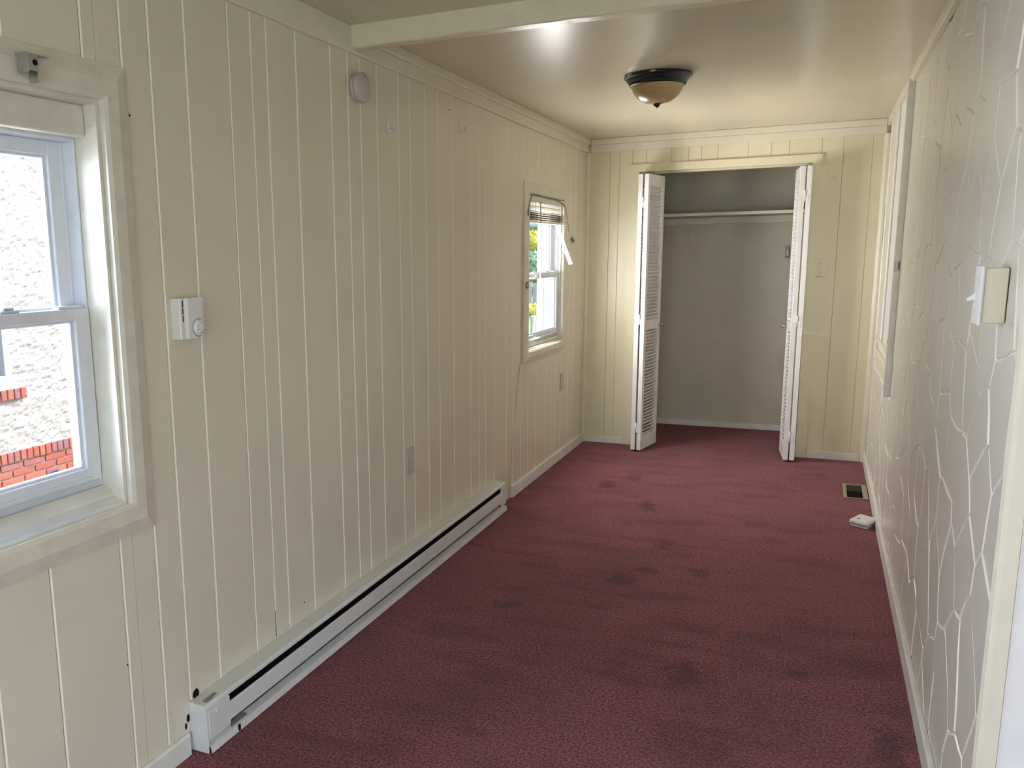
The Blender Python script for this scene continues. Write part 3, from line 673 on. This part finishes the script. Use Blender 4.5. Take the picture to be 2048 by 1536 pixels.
# ------------------------------------------------------------------ blind on the small window
yb0, yb1 = 4.700, 5.400
t = thing('mini_blind', (.0, (yb0 + yb1) / 2, 1.488), 'white slatted blind pulled up unevenly over the small window', 'blind')
B(-.008, .016, yb0, yb1, 1.603, 1.636, bev=.003).build('head_rail', 'window_paint', t)
for k, (z, tilt, m_) in enumerate([(1.596, .1, 'blind_white'), (1.588, .25, 'blind_white'), (1.579, .2, 'blind_tan'), (1.569, .3, 'blind_white'), (1.560, .25, 'blind_white'), (1.551, .15, 'blind_white'),
                                   (1.5430, .05, 'cord_brown'), (1.5390, .02, 'cord_brown'), (1.5350, .02, 'blind_tan'), (1.5310, .0, 'cord_brown'), (1.5270, .03, 'cord_brown'), (1.5230, .03, 'blind_tan'), (1.5190, .0, 'cord_brown'), (1.5150, .0, 'cord_brown'), (1.5110, .01, 'blind_tan'), (1.5070, .01, 'cord_brown'), (1.5030, .01, 'blind_tan')]):
    dz = .006 * tilt; sag = .004 * math.sin(k * 2.1)
    rg = []
    for i in range(9):
        y = yb0 + .004 + (yb1 - yb0 - .008) * i / 8; zz = z + sag * math.sin(PI * i / 8) * .5
        rg.append([(-.008, y, zz - dz), (.004, y, zz + .0022), (.016, y, zz + dz), (.016, y, zz + dz + .0008), (.004, y, zz + .003), (-.008, y, zz - dz + .0008)])
    MB().loft(rg).build('slat', m_, t)
MB().loft([[(-.010, yb0 + .002, 1.488), (.018, yb0 + .002, 1.488), (.018, yb0 + .002, 1.499), (-.010, yb0 + .002, 1.499)], [(-.006, yb1 - .01, 1.489), (.034, yb1 - .01, 1.489), (.034, yb1 - .01, 1.500), (-.006, yb1 - .01, 1.500)]]).build('bottom_rail', 'blind_white', t)
MB().tube([(.020, 4.880, 1.606), (.022, 4.886, 1.50), (.020, 4.900, 1.25), (.018, 4.912, .998)], .0042, 8).build('tilt_wand', 'wand_grey', t)
MB().loft([[(.018, 5.20, 1.492), (.030, 5.212, 1.492), (.032, 5.208, 1.492), (.020, 5.196, 1.492)], [(.092, 5.250, 1.252), (.112, 5.262, 1.254), (.114, 5.258, 1.254), (.094, 5.246, 1.252)]]).build('loose_slat', 'blind_white', t)
MB().tube([(.018, 5.405, 1.610), (.024, 5.42, 1.59), (.020, 5.47, 1.53), (.012, 5.55, 1.45)], .0012, 6).build('lift_cord', 'cord_brown', t)
MB().tube([(.008, 5.635, 1.415), (.008, 5.66, 1.405), (.008, 5.685, 1.395)], [.006, .010, .007], 8).build('cord_tassel', 'cord_brown', t)
MB().tube([(.024, 4.640, 1.52), (.024, 4.652, 1.56), (.024, 4.67, 1.595), (.023, 4.705, 1.630), (.021, 4.75, 1.642), (.021, 4.85, 1.640), (.021, 5.0, 1.634), (.021, 5.15, 1.634), (.021, 5.28, 1.628), (.021, 5.38, 1.612), (.021, 5.405, 1.60)], .0030, 6).build('draped_cord', 'cord_brown', t)
for yy in (4.80, 5.33): MB().tube([(.017, yy, 1.60), (.018, yy + .002, 1.55), (.017, yy, 1.495)], .0012, 6).build('ladder_cord', 'cord_cream', t)

t = thing('antenna_cable', (.02, 4.6, 0.0), 'thin cream cable running from the small window down the wall', 'cable')
pts = [(.006, 4.400, .02), (.005, 4.42, .12), (.004, 4.47, .32), (.004, 4.52, .50), (.004, 4.57, .66), (.004, 4.608, .74), (.004, 4.612, .9), (.004, 4.612, 1.2), (.004, 4.612, 1.5)]
MB().tube(pts, .0030, 6).build('wall_run', 'cord_cream', t)

# round sticker on the casing
t = thing('round_sticker', (.014, 4.640, 1.128), 'tiny round red, white and blue sticker on the small window casing', 'sticker')
def disc_part(lo, hi, name, m):
    n = 16; R_ = .019; top = []; bot = []
    f = lambda u, z: z + .0035 * math.sin(u / R_ * 2.6)
    for i in range(n + 1):
        u = -R_ + 2 * R_ * i / n; h = math.sqrt(max(0, R_ * R_ - u * u)); a = max(-h, min(h, f(u, lo) if lo > -1 else -h)); b = max(-h, min(h, f(u, hi) if hi < 1 else h))
        top.append((u, b)); bot.append((u, max(a, -h)))
    poly = [(4.651 + u, 1.150 + z) for u, z in bot] + [(4.651 + u, 1.150 + z) for u, z in reversed(top)]
    MB().prism(poly, 'x', .0208, .0216).build(name, m, t)
disc_part(.003, 2, 'red_field', 'sticker_red'); disc_part(-.003, .003, 'white_band', 'sticker_white'); disc_part(-2, -.003, 'blue_field', 'sticker_blue')

# ------------------------------------------------------------------ closet: folding louvre doors, shelf, bracket
LW, LT, LH = .298, .028, 1.795           # leaf width, thickness, height
def leaf_meshes():
    sw = .036
    fr = MB().box(0, sw, -LT / 2, LT / 2, 0, LH, bev=.0015).box(LW - sw, LW, -LT / 2, LT / 2, 0, LH, bev=.0015)
    fr.box(sw, LW - sw, -LT / 2, LT / 2, 0, .085, bev=.001).box(sw, LW - sw, -LT / 2, LT / 2, .80, .862, bev=.001).box(sw, LW - sw, -LT / 2, LT / 2, LH - .075, LH, bev=.001)
    sl = MB(); h, th = .0155, .0026; a = math.radians(41)
    # slat slopes down to the front
    cs_, sn = math.cos(a), math.sin(a); pr = []
    for (p, q) in ((-h, -th), (h, -th), (h, th), (-h, th)): pr.append((p * cs_ * .85 - q * sn, -p * sn - q * cs_))
    sl.prism(pr, 'x', sw - .004, LW - sw + .004)
    return fr.mesh('leaf'), sl.mesh('slat')
leaf_me, slat_me = leaf_meshes(); leaf_me.materials.append(MATS['door_white']); slat_me.materials.append(MATS['door_white'])
slat_z = [.098 + i * .0226 for i in range(31)] + [.876 + i * .0226 for i in range(38)]
slat_z = [z for z in slat_z if z < LH - .080]
def leaf(parent, p_near, p_far, flip):
    """leaf whose hinge stile stands at p_near (room side) and runs to p_far at the track"""
    o = bpy.data.objects.new('leaf', leaf_me); COL.objects.link(o); o.parent = parent
    base = parent.location
    o.location = (p_near[0] - base[0], p_near[1] - base[1], .014)
    ang = math.atan2(p_far[1] - p_near[1], p_far[0] - p_near[0]); o.rotation_euler = (0, 0, ang)
    for z in slat_z:
        s = bpy.data.objects.new('slat', slat_me); COL.objects.link(s); s.parent = o; s.location = (0, 0, z)
        if flip: s.rotation_euler = (0, 0, 0); s.scale = (1, -1, 1)
    return o
def bifold(nm, loc, nearA, farA, nearB, farB, label, knob_side, flipA, flipB):
    t = thing(nm, loc, label, 'door', kind='structure')
    a = leaf(t, nearA, farA, flipA); b = leaf(t, nearB, farB, flipB)
    hx = (nearA[0] + nearB[0]) / 2; hy = min(nearA[1], nearB[1]) - .0012
    for z in (.165, .885, 1.635):
        h = MB().box(hx - .020, hx - .001, hy - .0012, hy + .0005, z - .004, z + .034, bev=.0004).box(hx + .001, hx + .020, hy - .0012, hy + .0005, z - .034, z + .004, bev=.0004)
        h.tube([(hx, hy - .001, z - .034), (hx, hy - .001, z + .034)], .0036, 8)
        h.build('hinge', 'hinge_paint', t)
    kx, ks = knob_side
    kn = MB().lathe([(0, .030), (.008, .029), (.0125, .024), (.0125, .020), (.007, .014), (.005, .010), (.0055, .003), (.010, .0015), (.010, 0)], (0, 0, 0), 'y', 16)
    me = kn.mesh('knob'); me.materials.append(MATS['brass']); k = bpy.data.objects.new('knob', me); COL.objects.link(k); k.parent = b
    k.location = (LW - .020, ks * LT / 2, .822); k.rotation_euler = (0, 0, 0 if ks > 0 else PI)
    return t
bifold('door_1', (.44, 5.96, 0), (.401, 5.812), (.360, 6.108), (.438, 5.812), (.492, 6.106), 'white louvred folding closet door standing open at the left', (0, -1), False, False)
bifold('door_2', (1.36, 5.97, 0), (1.379, 5.852), (1.382, 6.150), (1.343, 5.852), (1.308, 6.148), 'white louvred folding closet door standing open at the right', (0, 1), True, True)

t = thing('closet_shelf', (.9, 6.74, 1.566), 'long cream wooden shelf on a cleat inside the closet', 'shelf')
B(.021, W - .001, 6.60, YC - .002, 1.568, 1.586, bev=.002).build('board', 'closet_paint', t)
B(.021, W - .001, 6.594, 6.600, 1.566, 1.588, bev=.002).build('front_lip', 'trim_paint', t)
MB().prism([(YC - .0005, 1.514), (YC - .016, 1.514), (YC - .018, 1.517), (YC - .018, 1.562), (YC - .012, 1.567), (YC - .0005, 1.567)], 'x', .021, W - .001).build('cleat', 'trim_paint', t)
t = thing('wall_pull', (1.249, YC, 1.262), 'small grey plastic pull fixed to the closet back wall', 'pull')
B(1.235, 1.264, YC - .010, YC - .0005, 1.262, 1.350, bev=.004, seg=2).build('plate', 'plastic_grey', t)
B(1.241, 1.258, YC - .013, YC - .010, 1.276, 1.318, bev=.003).build('cup', 'plastic_warm', t)

# ------------------------------------------------------------------ ceiling light
LX, LY = .782, 4.058
t = thing('ceiling_light', (LX, LY, 1.934), 'flush ceiling lamp with dark bronze rim and amber glass bowl', 'lamp')
MB().lathe([(0, -.0005), (.126, -.0005), (.140, -.004), (.143, -.009), (.139, -.013), (.133, -.016), (.131, -.022), (.125, -.030), (.121, -.033), (.121, -.040), (.117, -.045), (.110, -.046), (.108, -.040)], (LX, LY, H), 'z', 64).build('rim', 'bronze', t)
MB().lathe([(.1105, -.036), (.1105, -.046), (.105, -.062), (.094, -.081), (.077, -.098), (.054, -.111), (.027, -.118), (0, -.1200)], (LX, LY, H), 'z', 64).build('bowl', 'amber_glass', t)
MB().lathe([(0, -.118), (.013, -.118), (.0150, -.121), (.0135, -.126), (.010, -.131), (.005, -.135), (0, -.1360)], (LX, LY, H), 'z', 20).build('finial', 'bronze', t)
for a0, a1 in ((3.75, 4.02), (4.66, 4.80), (3.42, 3.52)):
    MB().lathe([(.139, -.0030), (.1425, -.0060), (.1440, -.0092), (.1425, -.0092), (.1395, -.0030)], (LX, LY, H), 'z', 10, a0, a1).build('paint_chip', 'trim_paint', t)

# ------------------------------------------------------------------ floor register and fallen detector
RX0, RX1, RY0, RY1 = 1.657, 1.776, 5.080, 5.395
t = thing('floor_register', ((RX0 + RX1) / 2, (RY0 + RY1) / 2, 0), 'brown metal floor register in the carpet by the stone wall', 'floor vent')
fr = MB(); e = .018
for (a, b, c, d) in ((RX0, RX0 + e, RY0, RY1), (RX1 - .024, RX1, RY0, RY1), (RX0 + e, RX1 - .024, RY0, RY0 + .010), (RX0 + e, RX1 - .024, RY1 - .010, RY1)): fr.box(a, b, c, d, .0005, .007, bev=.001)
fr.build('frame', 'register_metal', t)
B(RX0 + e, RX1 - .024, RY0 + .010, RY1 - .010, .0004, .0012).build('damper', 'register_dark', t)
for i in range(12):
    y = RY0 + .022 + i * (RY1 - RY0 - .044) / 11
    MB().prism([(y - .008, .0055), (y + .002, .0015), (y + .003, .0020), (y - .007, .0062)], 'x', RX0 + e, RX1 - .024).build('louvre', 'register_metal' if i > 5 else 'register_dark', t)

def detector():
    t = thing('wall_detector', (1.738, 4.60, 0), 'white plastic detector lying on the carpet against the baseboard', 'detector')
    rot = math.radians(-24); c, s = math.cos(rot), math.sin(rot)
    def tf(mb): mb.v = [(1.732 + x * c - y * s, 4.592 + x * s + y * c, z + .0005 + .004 * (x < 0)) for x, y, z in mb.v]; return mb
    def slab(w, d, z0, z1, k, r=.010):
        rg = []
        for z, q in ((z0, k), (z0 + (z1 - z0) * .25, 1), (z0 + (z1 - z0) * .7, 1), (z1, k)):
            pts = []
            for (sx, sy, a0) in ((1, 1, 0), (-1, 1, PI / 2), (-1, -1, PI), (1, -1, 1.5 * PI)):
                for i in range(4):
                    a = a0 + PI / 2 * i / 3; pts.append(((w / 2 - r) * sx * q + r * math.cos(a) * q, (d / 2 - r) * sy * q + r * math.sin(a) * q, z))
            rg.append(pts)
        return MB().loft(rg)
    tf(slab(.078, .115, .000, .011, .97)).build('base_plate', 'plastic_white', t)
    tf(slab(.086, .124, .012, .034, .86)).build('cover', 'plastic_white', t)
    tf(slab(.082, .118, .0105, .0125, .98)).build('seam', 'print_grey', t)
    tf(B(-.020, -.008, -.030, -.016, .0338, .0346, bev=.0003)).build('indicator_window', 'plastic_grey', t)
    tf(B(.004, .008, .020, .024, .0338, .0346)).build('test_hole', 'print_grey', t)
detector()

# ------------------------------------------------------------------ outside: neighbour house, yard
GZ = -.75
struct('ground', B(-45, 20, -25, 60, GZ - .3, GZ), 'grass', 'sunlit lawn outside the windows', 'ground')
struct('lawn', MB().prism([(9.6, GZ - .02), (11.5, .05), (60, .05), (60, GZ - .02)], 'x', -44, 18), 'grass', 'raised lawn behind the houses', 'lawn')
struct('driveway', B(-3.9, -1.2, -8, 9, GZ + .001, GZ + .03), 'concrete', 'pale concrete strip between the two houses', 'driveway')
NX = -4.0
nh = thing('neighbour_house', (NX - .5, 3.0, GZ), 'white stucco house with a red brick base seen through the foreground window', 'house')
# stucco face with real trowel relief
ny0, ny1, nz0, nz1 = -4.0, 8.5, -.09, 5.2
NWY0, NWY1, NWZ0, NWZ1 = 3.70, 4.62, .40, 1.75      # the neighbour's window
def stucco_patch(y0, y1, z0, z1, step):
    mb = MB(); nu = max(1, int((y1 - y0) / step)); nv = max(1, int((z1 - z0) / step)); vs = []
    for i in range(nu + 1):
        for j in range(nv + 1):
            y = y0 + (y1 - y0) * i / nu; z = z0 + (z1 - z0) * j / nv
            h = noise.noise(Vector((y * 9, z * 9, 1))) * .5 + noise.noise(Vector((y * 22 + z * 6, z * 26, 4))) * .6 + abs(noise.noise(Vector((y * 13, z * 17, 8)))) * .7
            ed = min(1, min(y - y0, y1 - y, z - z0, z1 - z) / .05 + .2) if step < .1 else 1
            vs.append((NX + .022 * max(-.35, h), y, z))
    fs = [(i * (nv + 1) + j, (i + 1) * (nv + 1) + j, (i + 1) * (nv + 1) + j + 1, i * (nv + 1) + j + 1) for i in range(nu) for j in range(nv)]
    return mb.add(vs, fs)
fine_ = MB()
for (a, b, c, d) in cells(3.4, 6.6, nz0, 3.4, [(NWY0, NWY1, NWZ0, NWZ1)]):
    q = stucco_patch(a, b, c, d, .022); fine_.add(q.v, q.f)
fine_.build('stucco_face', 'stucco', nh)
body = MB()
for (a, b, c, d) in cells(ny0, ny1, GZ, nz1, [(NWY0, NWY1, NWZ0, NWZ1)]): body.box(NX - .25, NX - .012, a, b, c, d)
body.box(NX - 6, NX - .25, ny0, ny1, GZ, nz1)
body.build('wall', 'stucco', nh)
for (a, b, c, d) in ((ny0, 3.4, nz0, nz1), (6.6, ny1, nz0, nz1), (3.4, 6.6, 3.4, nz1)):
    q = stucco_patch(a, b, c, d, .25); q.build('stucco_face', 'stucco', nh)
MB().prism([(NX - 6.3, nz1), (NX + .35, nz1), (NX + .35, nz1 + .12), (NX - 3, nz1 + 2.2), (NX - 6.3, nz1 + .12)], 'y', ny0 - .3, ny1 + .3).build('roof', 'fence_grey', nh)
# brick base: rowlock course, then stretchers, each brick a piece
base = B(NX - .02, NX + .020, ny0, ny1, GZ, -.09); bo = base.build('brick_base', 'mortar', nh)
bm_row = B(0, .030, 0, .052, 0, .078, bev=.005).mesh('brick'); bm_str = B(0, .016, 0, .200, 0, .046, bev=.004).mesh('brick'); bm_half = B(0, .016, 0, .096, 0, .046, bev=.004).mesh('brick')
def brick_obj(me, loc, parent, k):
    o = bpy.data.objects.new('brick', me.copy() if False else me); COL.objects.link(o); o.parent = parent; o.location = Vector(loc) - world_loc(parent)
    if not me.materials: me.materials.append(MATS['brick_0'])
    o.material_slots[0].link = 'OBJECT'; o.material_slots[0].material = MATS['brick_%d' % k]
rb = random.Random(3); y = 4.0
while y < 6.3:
    brick_obj(bm_row, (NX + .018, y, -.168 + rb.uniform(-.003, .003)), bo, rb.choice([0, 1, 3, 3, 2])); y += .060
z = -.226; row = 0
while z > -.74:
    y = 4.0 + (.105 if row % 2 else 0)
    while y < 6.2:
        if not (z < -.36 and y + .19 < 4.62 and y > 3.9): brick_obj(bm_str, (NX + .018, y, z), bo, rb.choice([0, 0, 2, 1]))
        y += .210
    z -= .056; row += 1
# glass block basement window, brick sill, the neighbour's window, a black handle
gb = thing_part('basement_window', nh); gb.location = Vector((NX + .02, 4.4, -.6)) - nh.location
for i in range(4):
    for j in range(2): B(NX + .008, NX + .032, 3.86 + i * .19, 4.04 + i * .19, -.72 + j * .185, -.545 + j * .185, bev=.006).build('glass_block', 'curtain', gb)
for i in range(17): 
    o = bpy.data.objects.new('brick', bm_row); COL.objects.link(o); o.parent = nh; o.location = Vector((NX + .012, 3.70 + i * .060, .305)) - nh.location
    o.material_slots[0].link = 'OBJECT'; o.material_slots[0].material = MATS['brick_%d' % (i % 4)]
nw = thing_part('window', nh); nw.location = Vector((NX, (NWY0 + NWY1) / 2, NWZ0)) - nh.location
B(NX - .06, NX + .030, NWY0 - .05, NWY1 + .03, NWZ0 - .020, NWZ0 + .035, bev=.004).build('sill', 'house_trim', nw)
ring(NX - .08, NX + .010, NWY0, NWY1, NWZ0 + .035, NWZ1, .06, .06, .05, 'frame', 'house_trim', nw, bev=.004)
B(NX - .05, NX - .045, NWY0 + .06, NWY1 - .06, NWZ0 + .08, NWZ1 - .06).build('pane', 'pane_glass', nw)
rg = []
for i in range(41):
    y = NWY0 + .06 + (NWY1 - NWY0 - .12) * i / 40; x = NX - .13 + .012 * math.sin(i * 1.25)
    rg.append([(x, y, NWZ0 + .06), (x + .004, y, NWZ0 + .06), (x + .004, y, NWZ1 - .05), (x, y, NWZ1 - .05)])
MB().loft(rg).build('curtain', 'curtain', nw)
ih = MB().tube([(NX + .035, 4.85 + .055 - .055 * math.cos(a), -.42 + .10 * min(1, math.sin(a) * 1.3)) for a in [PI * i / 12 for i in range(13)]], .010, 8).build('iron_loop', 'sticker_blue', nh)
ih['label'] = 'dark iron loop on the brick base'

# yard seen through the small window
def foliage(c, r, n, size, seed):
    rr = random.Random(seed); mb = MB()
    for _ in range(n):
        d = Vector((rr.gauss(0, 1), rr.gauss(0, 1), rr.gauss(0, 1))).normalized(); k = rr.uniform(.55, 1) ** .5
        lump = 1 + .25 * noise.noise(d * 2.2 + Vector((seed, 0, 0)))
        p = Vector(c) + Vector((d.x * r[0], d.y * r[1], d.z * r[2])) * k * lump
        a = Vector((rr.gauss(0, 1), rr.gauss(0, 1), rr.gauss(0, 1))).normalized(); b = a.cross(d).normalized() if a.cross(d).length > .1 else Vector((1, 0, 0)); s = size * rr.uniform(.6, 1.3)
        mb.add([p - a * s, p + b * s * .5, p + a * s, p - b * s * .5], [(0, 1, 2, 3)])
    return mb
def tree(loc, h, r, trunk, m, label, name, cat, n, size, seed):
    t = thing(name, (loc[0], loc[1], GZ), label, cat)
    MB().tube([(loc[0], loc[1], GZ), (loc[0] + .05, loc[1], GZ + trunk * .5), (loc[0], loc[1] + .1, GZ + trunk + r[2] * .6)], [.12 * r[0] / 1.5, .09 * r[0] / 1.5, .04 * r[0] / 1.5], 8).build('trunk', 'bark', t)
    o = foliage((loc[0], loc[1], GZ + trunk + r[2]), r, n, size, seed).build('foliage', m, t); o['kind'] = 'stuff'
    return t
GZ = .05
tree((-6.9, 28, 0), 7, (2.6, 2.0, 2.4), .6, 'leaf_blue', 'tall blue-green tree beyond the garden fence', 'garden_tree', 'tree', 4500, .20, 1)
tree((-12.8, 31, 0), 7, (2.4, 2.0, 3.0), 1.0, 'leaf_green', 'tall dark green tree far behind the yard', 'garden_tree', 'tree', 2500, .24, 6)
tree((-5.45, 23.2, 0), 3, (1.2, .7, .24), 1.42, 'leaf_yellow', 'yellow flowering bush in the yard', 'garden_bush', 'bush', 2600, .07, 2)
tree((-5.0, 20.6, 0), 2, (1.3, .7, .40), .55, 'leaf_green', 'rounded green bush in front of the yellow bush', 'garden_bush', 'bush', 3200, .07, 3)
tree((-3.95, 17.6, 0), 1, (.6, .3, .12), .03, 'leaf_yellow', 'low yellow flower clump at the lawn edge', 'garden_bush', 'bush', 900, .04, 4)
t = thing('garden_fence', (-5.6, 18.6, GZ), 'grey board fence at the end of the lawn', 'fence')
for i in range(24):
    B(-8.4 + i * .21, -8.4 + i * .21 + .19, 18.6, 18.62, GZ, GZ + .66 + .02 * math.sin(i * 2.7), bev=.004).build('board', 'fence_grey', t)
for zz in (.15, .5): B(-8.4, -3.4, 18.62, 18.66, GZ + zz, GZ + zz + .08).build('rail', 'fence_grey', t)
px, py = 1.468 - .3045 * 12.0, 12.0
t = thing('garden_post', (px, py, GZ), 'white garden post with a round flat cap', 'post')
MB().lathe([(.045, 0), (.045, .02), (.032, .03), (.030, .33), (.034, .35)], (px, py, GZ), 'z', 20).build('shaft', 'post_white', t)
MB().lathe([(.034, .35), (.044, .37), (.048, .395), (.044, .415), (0, .418)], (px, py, GZ), 'z', 20).build('cap', 'post_white', t)
